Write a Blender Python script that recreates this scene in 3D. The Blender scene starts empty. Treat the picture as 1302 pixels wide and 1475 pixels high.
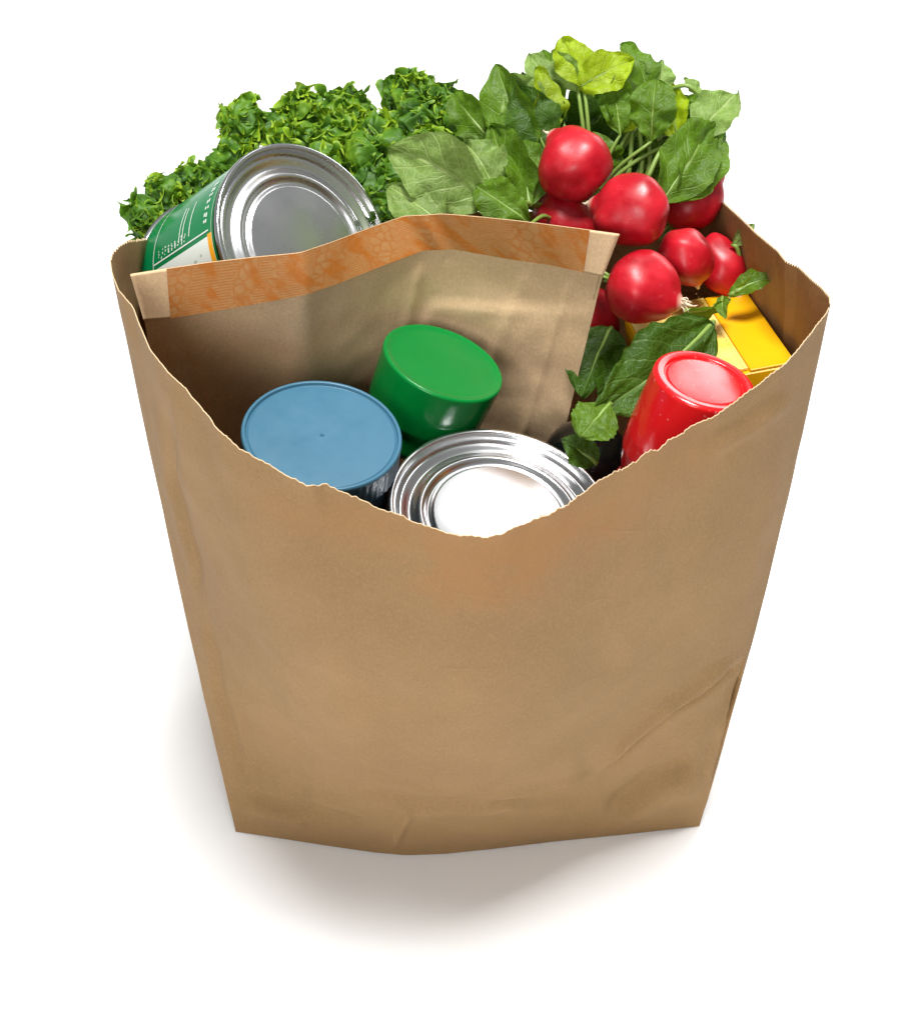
import bpy, math, random
import numpy as np
from mathutils import Vector, Matrix, noise as mnoise

random.seed(7)
rng = np.random.default_rng(7)
scene = bpy.context.scene
col = scene.collection

# ------------------------------------------------------------------ camera
PITCH = math.radians(40.0)          # the camera looks down by this angle
FPX = 2259.0                        # focal length in pixels of the 1302 x 1475 photograph
CAM = np.array([-.0096, -.655, .822])
FW = np.array([0, math.cos(PITCH), -math.sin(PITCH)])
UP = np.array([0, math.sin(PITCH), math.cos(PITCH)])
RT = np.array([1., 0, 0])
cd = bpy.data.cameras.new('camera')
cam = bpy.data.objects.new('camera', cd)
col.objects.link(cam)
cam.location = CAM
cam.rotation_euler = (math.pi / 2 - PITCH, 0, 0)
cd.sensor_fit = 'HORIZONTAL'
cd.sensor_width = 36
cd.lens = FPX / 1302 * 36
cd.clip_start = .01
cd.clip_end = 100
scene.camera = cam

# ------------------------------------------------------------------ light (studio softboxes)
w = bpy.data.worlds.new('World')
scene.world = w
w.use_nodes = True
bg = w.node_tree.nodes['Background']
bg.inputs[0].default_value = (.98, 1, 1, 1)
bg.inputs[1].default_value = .24


def softbox(name, loc, target, sx, sy, power, colour=(1, 1, 1)):
    d = bpy.data.lights.new(name, 'AREA')
    d.shape = 'RECTANGLE'
    d.size, d.size_y, d.energy, d.color = sx, sy, power, colour
    o = bpy.data.objects.new(name, d)
    o.location = loc
    o.rotation_euler = (Vector(target) - Vector(loc)).to_track_quat('-Z', 'Y').to_euler()
    col.objects.link(o)


softbox('overhead_softbox', (.10, -.20, 3.0), (0, .0, .2), .85, .85, 142, (1, 1, .99))
softbox('rear_softbox', (.62, 1.35, 2.25), (0, .0, .3), .6, .6, 4.5, (1, 1, 1))
softbox('front_softbox', (-.50, -1.75, 1.20), (0, .05, .28), .8, .8, 20, (1, 1, .99))
softbox('back_softbox', (1.40, 1.85, 1.12), (1.40, 0, .85), 1.2, .7, 18, (1, 1, 1))

vs = scene.view_settings
vs.view_transform = 'Standard'
vs.look = 'None'
vs.exposure = 0
vs.gamma = 1
scene.cycles.use_denoising = True
scene.cycles.max_bounces = 10
scene.cycles.caustics_reflective = False


# ------------------------------------------------------------------ pixels of the photograph -> directions
def ray(x, y):
    return FW + RT * (x - 651) / FPX - UP * (y - 737.5) / FPX


def atz(x, y, z):
    r = ray(x, y)
    return CAM + r * (z - CAM[2]) / r[2]


def aty(x, y, Y):
    r = ray(x, y)
    return CAM + r * (Y - CAM[1]) / r[1]


def atd(x, y, d):
    return CAM + ray(x, y) * d


def proj(p):
    d = np.asarray(p) - CAM
    z = d @ FW
    return np.stack([651 + FPX * (d @ RT) / z, 737.5 - FPX * (d @ UP) / z], -1)


def unit(v):
    v = np.asarray(v, float)
    return v / np.linalg.norm(v)


def resample(pts, n, key=None):
    pts = np.asarray(pts, float)
    k = np.r_[0, np.cumsum(np.linalg.norm(np.diff(pts[:, :3], axis=0), axis=1))] if key is None else np.asarray(key, float)
    k = (k - k[0]) / (k[-1] - k[0])
    t = np.linspace(0, 1, n)
    return np.stack([np.interp(t, k, pts[:, i]) for i in range(pts.shape[1])], -1)


def smooth(a, k):
    for _ in range(k):
        a = np.concatenate([a[:1], (a[:-2] + 2 * a[1:-1] + a[2:]) / 4, a[-1:]])
    return a


# ------------------------------------------------------------------ mesh helpers
def link(name, verts, faces, m, parent=None, uv=None, tint=None, flat=False):
    me = bpy.data.meshes.new(name)
    me.from_pydata([tuple(map(float, v)) for v in verts], [], [tuple(map(int, f)) for f in faces])
    if uv is not None:
        lay = me.uv_layers.new(name='UVMap')
        idx = np.zeros(len(me.loops), dtype=np.int32)
        me.loops.foreach_get('vertex_index', idx)
        lay.data.foreach_set('uv', np.asarray(uv, np.float32)[idx].ravel())
    if tint is not None:
        at = me.attributes.new('tint', 'FLOAT', 'POINT')
        at.data.foreach_set('value', np.asarray(tint, np.float32))
    me.polygons.foreach_set('use_smooth', np.full(len(me.polygons), not flat))
    me.materials.append(m)
    me.update()
    o = bpy.data.objects.new(name, me)
    col.objects.link(o)
    o.parent = parent
    return o


def thing(name, label, cat, loc=(0, 0, 0), rot=None, group=None):
    o = bpy.data.objects.new(name, None)
    o.empty_display_size = .02
    o.location = loc
    if rot is not None:
        o.rotation_euler = rot
    col.objects.link(o)
    tag(o, label, cat, group)
    return o


def tag(o, label, cat, group=None):
    o['label'] = label
    o['category'] = cat
    if group:
        o['group'] = group


def grid_faces(nu, nv, off=0, closed=False):
    f = []
    for i in range(nu if closed else nu - 1):
        for j in range(nv - 1):
            a, b = i * nv + j, ((i + 1) % nu) * nv + j
            f.append((off + a, off + b, off + b + 1, off + a + 1))
    return f


def lathe(name, profile, m, parent, seg=128, rfun=None, **kw):
    """profile: (radius, height) pairs, from the centre of the top outwards and down; ends on the axis may have radius 0"""
    pr = np.asarray(profile, float)
    n = len(pr)
    V, F = [], []
    for i in range(seg):
        a = 2 * math.pi * i / seg
        for (r, h) in pr:
            rr = r if rfun is None else rfun(r, h, a)
            V.append((rr * math.cos(a), rr * math.sin(a), h))
    for i in range(seg):
        for j in range(n - 1):
            a, b = i * n + j, ((i + 1) % seg) * n + j
            F.append((a, a + 1, b + 1, b))
    o = link(name, V, F, m, parent, **kw)
    return o


def rounded(profile, r=.0004, k=3):
    """round off the corners of a lathe profile"""
    p = np.asarray(profile, float)
    out = [p[0]]
    for i in range(1, len(p) - 1):
        a, b, c = p[i - 1], p[i], p[i + 1]
        u, v = a - b, c - b
        lu, lv = np.linalg.norm(u), np.linalg.norm(v)
        rr = min(r, lu * .45, lv * .45)
        p0, p1 = b + u / lu * rr, b + v / lv * rr
        for t in np.linspace(0, 1, k + 1):
            out.append((1 - t) ** 2 * p0 + 2 * t * (1 - t) * b + t * t * p1)
    out.append(p[-1])
    return out


def tube_arrays(path, radii, seg=8, off=0):
    path = np.asarray(path, float)
    n = len(path)
    V, F = [], []
    ref = np.array([.31, .2, .93])
    for i in range(n):
        t = unit(path[min(i + 1, n - 1)] - path[max(i - 1, 0)])
        u = unit(np.cross(t, ref))
        v = np.cross(t, u)
        for k in range(seg):
            a = 2 * math.pi * k / seg
            V.append(path[i] + radii[i] * (math.cos(a) * u + math.sin(a) * v))
    for i in range(n - 1):
        for k in range(seg):
            k2 = (k + 1) % seg
            F.append((off + i * seg + k, off + i * seg + k2, off + (i + 1) * seg + k2, off + (i + 1) * seg + k))
    F.append(tuple(off + k for k in range(seg))[::-1])
    F.append(tuple(off + (n - 1) * seg + k for k in range(seg)))
    return V, F


def tube(name, path, radii, m, parent, seg=8):
    V, F = tube_arrays(path, radii, seg)
    return link(name, V, F, m, parent)


def curve_pts(pts, n):
    """Catmull-Rom through a few 3D points"""
    p = np.asarray(pts, float)
    p = np.vstack([2 * p[0] - p[1], p, 2 * p[-1] - p[-2]])
    m = len(p) - 3
    out = []
    for t in np.linspace(0, m - 1e-6, n):
        i = int(t)
        f = t - i
        a, b, c, d = p[i:i + 4]
        out.append(.5 * (2 * b + (c - a) * f + (2 * a - 5 * b + 4 * c - d) * f * f + (3 * b - a - 3 * c + d) * f ** 3))
    return np.array(out)


# ------------------------------------------------------------------ materials
class N:
    def __init__(self, name):
        self.m = bpy.data.materials.new(name)
        self.m.use_nodes = True
        self.t = self.m.node_tree
        self.b = self.t.nodes['Principled BSDF']
        self.out = self.t.nodes['Material Output']

    def n(self, kind, **kw):
        nd = self.t.nodes.new('ShaderNode' + kind)
        for k, v in kw.items():
            setattr(nd, k, v)
        return nd

    def set(self, sock, v):
        if hasattr(v, 'outputs'):
            v = v.outputs[0]
        if isinstance(v, bpy.types.NodeSocket):
            self.t.links.new(v, sock)
        else:
            if sock.type == 'RGBA' and len(v) == 3:
                v = (*v, 1)
            sock.default_value = v

    def p(self, **kw):
        for k, v in kw.items():
            self.set(self.b.inputs[k.replace('_', ' ')], v)
        return self

    def math(self, op, a, b=0., c=None, clamp=False):
        nd = self.n('Math', operation=op, use_clamp=clamp)
        self.set(nd.inputs[0], a)
        self.set(nd.inputs[1], b)
        if c is not None:
            self.set(nd.inputs[2], c)
        return nd.outputs[0]

    def mix(self, fac, a, b, blend='MIX'):
        nd = self.n('Mix', data_type='RGBA', blend_type=blend)
        self.set(nd.inputs[0], fac)
        self.set(nd.inputs[6], a)
        self.set(nd.inputs[7], b)
        return nd.outputs[2]

    def noise(self, vec, scale, detail=4., rough=.55, dist=0.):
        nd = self.n('TexNoise')
        self.set(nd.inputs['Vector'], vec)
        nd.inputs['Scale'].default_value = scale
        nd.inputs['Detail'].default_value = detail
        nd.inputs['Roughness'].default_value = rough
        nd.inputs['Distortion'].default_value = dist
        return nd.outputs[0]

    def ramp(self, fac, *stops):
        nd = self.n('ValToRGB')
        e = nd.color_ramp.elements
        while len(e) < len(stops):
            e.new(.5)
        for el, (p, c) in zip(e, stops):
            el.position = p
            el.color = (*c, 1) if len(c) == 3 else c
        self.set(nd.inputs[0], fac)
        return nd.outputs[0]

    def mapr(self, v, a, b, c=0., d=1.):
        nd = self.n('MapRange')
        self.set(nd.inputs[0], v)
        for i, x in enumerate((a, b, c, d)):
            nd.inputs[1 + i].default_value = x
        return nd.outputs[0]

    def bump(self, h, strength=.3, dist=.001, normal=None):
        nd = self.n('Bump')
        nd.inputs['Strength'].default_value = strength
        nd.inputs['Distance'].default_value = dist
        self.set(nd.inputs['Height'], h)
        if normal is not None:
            self.set(nd.inputs['Normal'], normal)
        return nd.outputs[0]

    def translucent(self, colour, fac, normal=None):
        tr = self.n('BsdfTranslucent')
        self.set(tr.inputs[0], colour)
        if normal is not None:
            self.set(tr.inputs['Normal'], normal)
        mx = self.n('MixShader')
        self.set(mx.inputs[0], fac)
        self.t.links.new(self.b.outputs[0], mx.inputs[1])
        self.t.links.new(tr.outputs[0], mx.inputs[2])
        self.t.links.new(mx.outputs[0], self.out.inputs[0])

    def obj(self):
        return self.n('TexCoord').outputs['Object']

    def uv(self):
        return self.n('TexCoord').outputs['UV']


def paper_material(name, base, trans, tfac, painted_glow=(), folds=.22):
    k = N(name)
    o = k.obj()
    big = k.noise(o, 9, 3, .5)
    mid = k.noise(o, 60, 4, .6)
    stretch = k.n('Mapping')
    stretch.inputs['Scale'].default_value = (1, 1, .5)
    k.set(stretch.inputs[0], o)
    fib = k.noise(stretch.outputs[0], 900, 3, .7)
    c = k.mix(k.mapr(big, .3, .7), tuple(x * .90 for x in base), tuple(x * 1.10 for x in base))
    c = k.mix(k.mapr(mid, .35, .7, 0, .24), c, tuple(x * .72 for x in base))
    c = k.mix(k.mapr(fib, .46, .72, 0, .55), c, tuple(min(1, x * 1.35) for x in base))
    c = k.mix(k.mapr(k.noise(o, 800, 3, .65), .56, .74, 0, .5), c, tuple(x * .5 for x in base))
    for (pos, rad, colour, amount) in painted_glow:  # orange light shining through the paper, painted into its colour
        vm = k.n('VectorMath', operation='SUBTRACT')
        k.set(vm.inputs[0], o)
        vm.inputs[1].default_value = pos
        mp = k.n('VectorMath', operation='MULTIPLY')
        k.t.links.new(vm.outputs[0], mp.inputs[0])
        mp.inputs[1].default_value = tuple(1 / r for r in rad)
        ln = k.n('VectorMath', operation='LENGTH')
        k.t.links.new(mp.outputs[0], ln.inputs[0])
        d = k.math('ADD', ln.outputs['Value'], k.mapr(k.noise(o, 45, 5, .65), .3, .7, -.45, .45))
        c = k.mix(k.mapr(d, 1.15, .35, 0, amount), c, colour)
    h = k.math('ADD', k.math('MULTIPLY', k.noise(o, 70, 3, .5), 1.0), k.math('MULTIPLY', fib, .22))
    b = k.bump(h, .2, .0013)
    dn = k.n('TexNoise')
    k.set(dn.inputs['Vector'], o)
    dn.inputs['Scale'].default_value = 12
    wv = k.n('VectorMath', operation='MULTIPLY_ADD')
    k.t.links.new(dn.outputs['Color'], wv.inputs[0])
    wv.inputs[1].default_value = (.05, .05, .05)
    k.set(wv.inputs[2], o)
    vr = k.n('TexVoronoi', feature='DISTANCE_TO_EDGE')
    k.set(vr.inputs['Vector'], wv.outputs[0])
    vr.inputs['Scale'].default_value = 17
    fold = k.math('MULTIPLY', k.mapr(vr.outputs['Distance'], 0, .022, 1, 0), k.mapr(k.noise(o, 16, 2), .46, .62))
    b = k.bump(fold, folds, .0011, b)
    k.p(Base_Color=c, Roughness=.72, Normal=b)
    k.b.inputs['Specular IOR Level'].default_value = .25
    k.translucent(trans, tfac)
    return k.m


def plain(name, colour, rough=.4, metal=0., **kw):
    k = N(name)
    k.p(Base_Color=colour, Roughness=rough, Metallic=metal, **kw)
    return k.m


M = {}
_fs = atz(745, 835, .345)  # centres of the orange glow patches painted on the front panel
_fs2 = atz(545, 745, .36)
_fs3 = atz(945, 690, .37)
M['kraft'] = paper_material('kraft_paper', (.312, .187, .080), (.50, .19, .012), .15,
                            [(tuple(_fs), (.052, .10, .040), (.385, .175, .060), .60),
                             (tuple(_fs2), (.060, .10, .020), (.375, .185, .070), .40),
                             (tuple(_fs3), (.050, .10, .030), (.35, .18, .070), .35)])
M['sack'] = paper_material('sack_paper', (.70, .485, .285), (.6, .4, .18), .10, (), .0)
M['torn'] = plain('torn_paper_edge', (.56, .41, .24), .9)

# printed tape of the sack: net of scales, fine stripes, plain orange bands
k = N('orange_printed_tape')
sep = k.n('SeparateXYZ')
k.set(sep.inputs[0], k.uv())
U, V_ = sep.outputs[0], sep.outputs[1]
comb = k.n('CombineXYZ')
k.set(comb.inputs[0], k.math('MULTIPLY', U, 46))
k.set(comb.inputs[1], k.math('MULTIPLY', V_, 5))
vo = k.n('TexVoronoi', feature='DISTANCE_TO_EDGE')
k.set(vo.inputs['Vector'], comb)
vo.inputs['Scale'].default_value = 1
net = k.mapr(vo.outputs['Distance'], .03, .16, 1, 0)
stripes = k.mapr(k.math('SINE', k.math('MULTIPLY', V_, 2 * math.pi * 17)), -.2, .5, 0, 1)
comb2 = k.n('CombineXYZ')
k.set(comb2.inputs[0], k.math('ADD', k.math('MULTIPLY', U, 9), k.math('MULTIPLY', V_, .35)))
sec = k.noise(comb2, 1.3, 1, .4)
pat = k.mix(k.mapr(sec, .46, .5), net, stripes)
comb3 = k.n('CombineXYZ')
k.set(comb3.inputs[0], k.math('ADD', k.math('MULTIPLY', U, 17), k.math('MULTIPLY', V_, -1.2)))
k.set(comb3.inputs[1], k.math('MULTIPLY', V_, 1.1))
band = k.mapr(k.noise(comb3, 1.1, 2, .5), .50, .60)
c = k.mix(k.math('MULTIPLY', pat, .62), (.46, .215, .068), (.42, .125, .012))
c = k.mix(k.math('MULTIPLY', band, .85), c, (.45, .130, .008))
c = k.mix(k.mapr(k.noise(k.obj(), 500, 3, .6), .5, .8, 0, .3), c, (.54, .33, .17))
k.p(Base_Color=c, Roughness=.6, Normal=k.bump(k.noise(k.obj(), 300, 3), .15, .001))
M['tape'] = k.m


def metal_material(name, rough):
    k = N(name)
    o = k.obj()
    sc = k.mapr(k.noise(o, 40, 3, .5), .3, .7, rough * .9, rough * 1.12)
    k.p(Base_Color=(.74, .74, .745), Metallic=1., Roughness=sc,
        Normal=k.bump(k.noise(o, 120, 2, .5), .004, .0008))
    return k.m


M['tin'] = metal_material('tin_plate', .20)
M['tin_satin'] = metal_material('tin_satin', .27)
M['tin_side'] = metal_material('tin_side', .25)


def plastic(name, colour, rough=.3, sss=.0, scratch=.3, speck=False, coat=0.):
    k = N(name)
    o = k.obj()
    c = k.mix(k.mapr(k.noise(o, 40, 4, .6), .3, .7, 0, scratch), colour, tuple(min(1, x * 1.25 + .015) for x in colour))
    if speck:
        sp = k.mapr(k.noise(o, 330, 2, .5), .70, .74, 0, .22)
        c = k.mix(sp, c, (.85, .62, .6))
    k.p(Base_Color=c, Roughness=k.mapr(k.noise(o, 90, 4, .6), .3, .75, rough * .8, rough * 1.35),
        Normal=k.bump(k.noise(o, 120, 2, .5), .05, .0006))
    k.b.inputs['Coat Weight'].default_value = coat
    if name == 'green_plastic':
        k.b.inputs['Specular IOR Level'].default_value = .3
    if sss:
        k.b.inputs['Subsurface Weight'].default_value = sss
        k.b.inputs['Subsurface Radius'].default_value = (.004, .008, .003)
        k.b.inputs['Subsurface Scale'].default_value = .6
    return k.m


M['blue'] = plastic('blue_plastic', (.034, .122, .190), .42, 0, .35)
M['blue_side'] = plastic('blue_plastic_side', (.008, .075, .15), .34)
M['green'] = plastic('green_plastic', (.0, .165, .026), .20, .2, .15)
M['red'] = plastic('red_plastic', (.58, .007, .010), .17, .0, .1, True)
M['black'] = plastic('black_plastic', (.003, .0035, .0035), .10, 0, .0)
M['jar'] = plastic('jar_plastic', (.05, .10, .16), .25)

M['label_green'] = plastic('label_green', (.0, .185, .055), .2, 0, .1)
M['label_dark'] = plastic('label_dark_green', (.0, .13, .02), .22, 0, .1)
M['label_white'] = plain('label_white_print', (.72, .76, .70), .35)
M['label_orange'] = plain('label_orange_print', (.83, .36, .01), .35)
M['label_grey'] = plain('label_grey_print', (.42, .46, .40), .35)

# radish skin
k = N('radish_skin')
o_ = k.obj()
c = k.mix(k.mapr(k.noise(o_, 55, 4, .55), .35, .7), (.30, .002, .008), (.48, .008, .018))
c = k.mix(k.mapr(k.noise(o_, 190, 4, .7), .60, .80, 0, .22), c, (.66, .17, .17))
at_ = k.n('Attribute', attribute_name='tint')
c = k.mix(at_.outputs['Fac'], c, (.78, .60, .45))
k.p(Base_Color=c, Roughness=k.mapr(k.noise(o_, 120, 4), .3, .7, .30, .48), Normal=k.bump(k.noise(o_, 110, 5, .6), .16, .0012))
k.b.inputs['Subsurface Weight'].default_value = .12
k.b.inputs['Subsurface Radius'].default_value = (.006, .0015, .001)
k.b.inputs['Subsurface Scale'].default_value = .5
k.b.inputs['Specular IOR Level'].default_value = .38
M['radish'] = k.m
M['root'] = plain('radish_root', (.62, .50, .36), .7)


def leaf_material(name, front, back, vein, vfac=.55, rough=.48):
    k = N(name)
    s = k.n('SeparateXYZ')
    k.set(s.inputs[0], k.uv())
    u, v = s.outputs[0], s.outputs[1]
    o = k.obj()
    av = k.math('ABSOLUTE', k.math('SUBTRACT', u, .5))              # 0 midrib .. 0.5 edge
    wob = k.mapr(k.noise(o, 70, 2), .2, .8, -.05, .05)
    ph = k.math('ADD', k.math('SUBTRACT', k.math('MULTIPLY', v, 6.0), k.math('MULTIPLY', av, 3.4)), k.math('MULTIPLY', wob, 4))
    fr = k.math('ABSOLUTE', k.math('SUBTRACT', k.math('FRACT', ph), .5))
    side = k.mapr(fr, .0, .09, 1, 0)
    mid = k.mapr(av, .012, .035, 1, 0)
    vo = k.n('TexVoronoi', feature='DISTANCE_TO_EDGE')
    k.set(vo.inputs['Vector'], o)
    vo.inputs['Scale'].default_value = 260
    fine = k.mapr(vo.outputs['Distance'], .0, .12, .35, 0)
    vn = k.math('MAXIMUM', k.math('MAXIMUM', k.math('MULTIPLY', side, .7), mid), fine)
    blot = k.mapr(k.noise(o, 38, 4, .6), .3, .7)
    fc = k.mix(blot, tuple(x * .72 for x in front), tuple(x * 1.25 for x in front))
    bc = k.mix(blot, tuple(x * .85 for x in back), tuple(x * 1.12 for x in back))
    geo = k.n('NewGeometry')
    c = k.mix(geo.outputs['Backfacing'], fc, bc)
    c = k.mix(k.math('MULTIPLY', vn, vfac), c, vein)
    h = k.math('ADD', k.math('MULTIPLY', vn, -.6), k.math('MULTIPLY', k.noise(o, 150, 4, .6), .9))
    nb = k.bump(h, .55, .0014)
    k.p(Base_Color=c, Roughness=rough, Normal=nb)
    k.b.inputs['Specular IOR Level'].default_value = .3
    k.translucent(k.mix(.5, c, tuple(min(1, x * 2.6) for x in front)), .32, nb)
    return k.m


PALE = (.31, .40, .14)
M['leaf_mid'] = leaf_material('leaf_mid', (.082, .170, .005), PALE, (.25, .36, .08))
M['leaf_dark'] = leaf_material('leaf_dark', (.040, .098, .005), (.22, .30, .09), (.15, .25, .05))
M['leaf_yellow'] = leaf_material('leaf_yellow', (.27, .37, .006), PALE, (.42, .50, .10), .3)
M['leaf_pale'] = leaf_material('leaf_pale', (.175, .275, .058), (.32, .41, .16), (.44, .54, .20), .7)
M['stem'] = plain('leaf_stem', (.17, .26, .045), .45)

k = N('kale_leaf')
at_ = k.n('Attribute', attribute_name='tint')
o_ = k.obj()
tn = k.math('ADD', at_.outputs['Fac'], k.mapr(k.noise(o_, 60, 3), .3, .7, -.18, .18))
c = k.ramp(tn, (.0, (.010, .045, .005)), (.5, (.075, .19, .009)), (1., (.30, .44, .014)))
nb = k.bump(k.noise(o_, 260, 4, .65), .5, .0012)
k.p(Base_Color=c, Roughness=.5, Normal=nb)
k.b.inputs['Specular IOR Level'].default_value = .35
k.translucent(k.mix(.5, c, (.20, .42, .01)), .22, nb)
M['kale'] = k.m
M['kale_stem'] = plain('kale_stem', (.24, .36, .14), .45)

# yellow carton
k = N('carton_yellow')
o_ = k.obj()
c = k.mix(k.mapr(k.noise(o_, 30, 3), .3, .7), (.75, .36, .002), (.80, .43, .004))
k.p(Base_Color=c, Roughness=.34)
M['yellow'] = k.m
k = N('carton_pale')
c = k.mix(k.mapr(k.noise(k.obj(), 45, 3), .3, .7), (.82, .52, .07), (.85, .64, .24))
k.p(Base_Color=c, Roughness=.34)
M['pale_yellow'] = k.m
M['ink'] = plain('dark_print', (.05, .04, .015), .5)
M['cardboard'] = plain('carton_board', (.40, .20, .04), .8)

k = N('white_surface')
k.p(Base_Color=(.94, .94, .94), Roughness=.6)
k.b.inputs['Specular IOR Level'].default_value = .2
M['ground'] = k.m

# ------------------------------------------------------------------ the surface
g = link('ground', [(-6, -4, 0), (6, -4, 0), (6, 8, 0), (-6, 8, 0)], [(0, 1, 2, 3)], M['ground'])
g['kind'] = 'structure'
g['label'] = 'plain white studio surface under the bag'


# ------------------------------------------------------------------ grocery bag
def build_bag():
    front_px = [(158.5, 373), (161, 392), (171, 418), (191, 441), (199, 463), (216, 504), (242, 536), (268, 560), (292, 589), (313, 617),
                (346, 645), (363, 655), (410, 683), (445, 700), (468, 697), (509, 715), (561, 737), (617, 758), (647, 769), (694, 773),
                (724, 768), (750, 756), (789, 741), (810, 730), (860, 693), (905, 668), (952, 642), (997, 613), (1036, 595), (1088, 556),
                (1109, 540), (1132, 522), (1150, 502), (1169, 478), (1178, 465), (1190, 451), (1196, 437)]

    def zf(x):
        return .36 + .06 * min(1, (abs(x - 690) / 515)) ** 1.35
    rim_f = [np.r_[atz(x, y, zf(x)), 0] for x, y in front_px]
    rim_r = [np.r_[atz(*p), 0] for p in [(1196, 437, .42), (1195, 425, .4195), (1183, 411, .417), (1169, 400, .415), (1150, 382, .411), (1132, 374, .409),
                                          (1120, 359, .406), (1087, 332, .399), (1064, 309, .394), (1039, 286, .388)]] + [np.array([.142, .158, .372, 0])]
    rim_b = [np.array([.142, .158, .372, 0]), np.array([.07, .172, .362, 0]), np.array([-.07, .174, .360, 0]), np.array([-.176, .155, .358, 0])]
    rim_l = [np.array([-.176, .155, .358, 0]), np.array([-.181, .115, .376, 0])] + [np.r_[atz(*p), 0] for p in [(184, 345, .407), (173, 351, .413), (162.5, 361, .418), (158.5, 373, .42)]]
    bot_px = [(340, 1198), (400, 1207), (470, 1218), (540, 1228), (585, 1232), (640, 1230), (700, 1224), (800, 1212), (900, 1202), (1007, 1190)]
    bot_f = [atz(x, y, .0008) for x, y in bot_px]
    nf, nr, nb, nl = 640, 300, 40, 90
    R0 = smooth(resample(rim_f, nf + 1), 10)
    Rs = smooth(R0, 600)
    Rs[:45] = R0[:45] + (Rs[:45] - R0[:45]) * np.linspace(0, 1, 45)[:, None]
    Rs[-45:] = R0[-45:] + (Rs[-45:] - R0[-45:]) * np.linspace(1, 0, 45)[:, None]
    R = [Rs, resample(rim_r, nr + 1), resample(rim_b, nb + 1), resample(rim_l, nl + 1)]
    fl, fr = bot_f[0], bot_f[-1]
    br, bl = np.array([.150, .176, .0008]), np.array([-.150, .178, .0008])
    B = [smooth(resample(bot_f, nf + 1), 40), np.linspace(fr, br, nr + 1), np.linspace(br, bl, nb + 1), np.linspace(bl, fl, nl + 1)]
    rows = 130
    cols, panel = [], []
    for p in range(4):
        n = len(R[p]) - 1
        for i in range(n):
            panel.append((p, i / n))
            cols.append((R[p][i][:3], B[p][i]))
    NC = len(cols)
    tv = np.linspace(0, 1, rows)
    P = np.zeros((NC, rows, 3))
    for i, (r, b) in enumerate(cols):
        P[i] = b + (r - b) * tv[:, None]
        if i < nf:
            P[i] += (R0[i][:3] - r) * (np.clip((tv - .86) / .14, 0, 1) ** 2)[:, None]

    def normals(P):
        du = np.roll(P, -1, 0) - np.roll(P, 1, 0)
        dv = np.gradient(P, axis=1)
        n = np.cross(du, dv)
        return n / np.maximum(np.linalg.norm(n, axis=2, keepdims=True), 1e-12)
    # one normal averaged along the loop so that the folds stay clean
    nrm = normals(P)
    # large shape: belly, sides pushed out by the groceries
    off = np.zeros((NC, rows))
    for i, (p, u) in enumerate(panel):
        s = math.sin(math.pi * u)
        if p == 0:
            off[i] = .020 * s ** 1.5 * np.sin(math.pi * tv ** 1.35) + .004 * np.exp(-((u - 1) / .12) ** 2) * np.sin(math.pi * tv) + .0015 * np.exp(-(u / .10) ** 2) * np.sin(math.pi * tv)
        elif p == 1:
            off[i] = .004 * (1 - u) ** 2 * np.sin(math.pi * tv) + .012 * s * np.sin(math.pi * tv ** 2.2)
        elif p == 3:
            off[i] = .013 * s * np.sin(math.pi * tv ** 2.2)
        else:
            off[i] = .01 * s * np.sin(math.pi * tv)
    # soft dents from the groceries and creases, located from the photograph
    px = proj(P)
    creases = [  # (x0,y0,x1,y1, half width px, depth mm, asymmetry)
        (1072, 938, 858, 1108, 6, -2.4, 1), (858, 1108, 690, 1148, 6, -1.3, 1), (700, 1140, 560, 1130, 14, -.5, 0),
        (868, 1172, 1000, 1085, 13, -2.4, 1), (1030, 1040, 1000, 1120, 8, -.6, 0), (1062, 955, 1030, 1050, 7, -.35, 0),
        (236, 560, 300, 860, 6, -1.0, 1), (300, 860, 352, 1130, 7, -.7, 1), (352, 1152, 450, 1172, 7, -1.5, 1),
        (432, 1140, 540, 1158, 10, 1.3, 1), (590, 1140, 560, 1228, 8, 1.4, 0),
        (480, 1120, 860, 1150, 9, -.9, 1), (350, 620, 470, 700, 10, .7, 1), (1150, 560, 1010, 660, 9, .7, 1), (640, 760, 690, 900, 26, -.5, 0), (520, 760, 470, 950, 30, .5, 0),
        (930, 730, 870, 930, 34, .7, 0), (1120, 640, 1060, 880, 16, .6, 0), (700, 1060, 840, 1090, 28, .8, 0)]
    for (x0, y0, x1, y1, wd, dep, asym) in creases:
        a = np.array([x0, y0], float)
        d = np.array([x1, y1], float) - a
        L = np.linalg.norm(d)
        d /= L
        rel = px - a
        t = rel @ d
        sd = rel @ np.array([-d[1], d[0]])
        sd = sd + 3.0 * np.sin(t / 31.) + 1.5 * np.sin(t / 13. + 1)
        end = np.clip(np.minimum(t, L - t) / (.22 * L), 0, 1)
        end = end * end * (3 - 2 * end)
        prof = np.exp(-(sd / wd) ** 2)
        if asym:
            prof = prof - .8 * np.exp(-((sd - 2.0 * wd) / (1.3 * wd)) ** 2) + .35 * np.exp(-((sd + 5 * wd) / (4 * wd)) ** 2)
        front = np.zeros((NC, 1))
        front[:nf] = 1
        off += dep * .0024 * prof * end * front
    for i in range(NC):
        for j in range(0, rows):
            q = P[i, j]
            off[i, j] += (.12 + .88 * math.sin(math.pi * panel[i][1]) ** .7) * (.0030 * mnoise.noise(Vector(q * 13.)) * (1 - .3 * tv[j]) + .0010 * mnoise.noise(Vector(q * 37.)) + .0006 * abs(mnoise.noise(Vector(q * 24. + np.array([5., 2, 1])))))
    off *= np.clip(tv / .06, 0, 1)[None, :] * .9 + .1
    off[:, 0] = 0
    # the rim itself keeps its place
    off *= np.clip((1 - tv) / .05, 0, 1)[None, :] * .75 + .25
    P = P + nrm * off[:, :, None]
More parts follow.
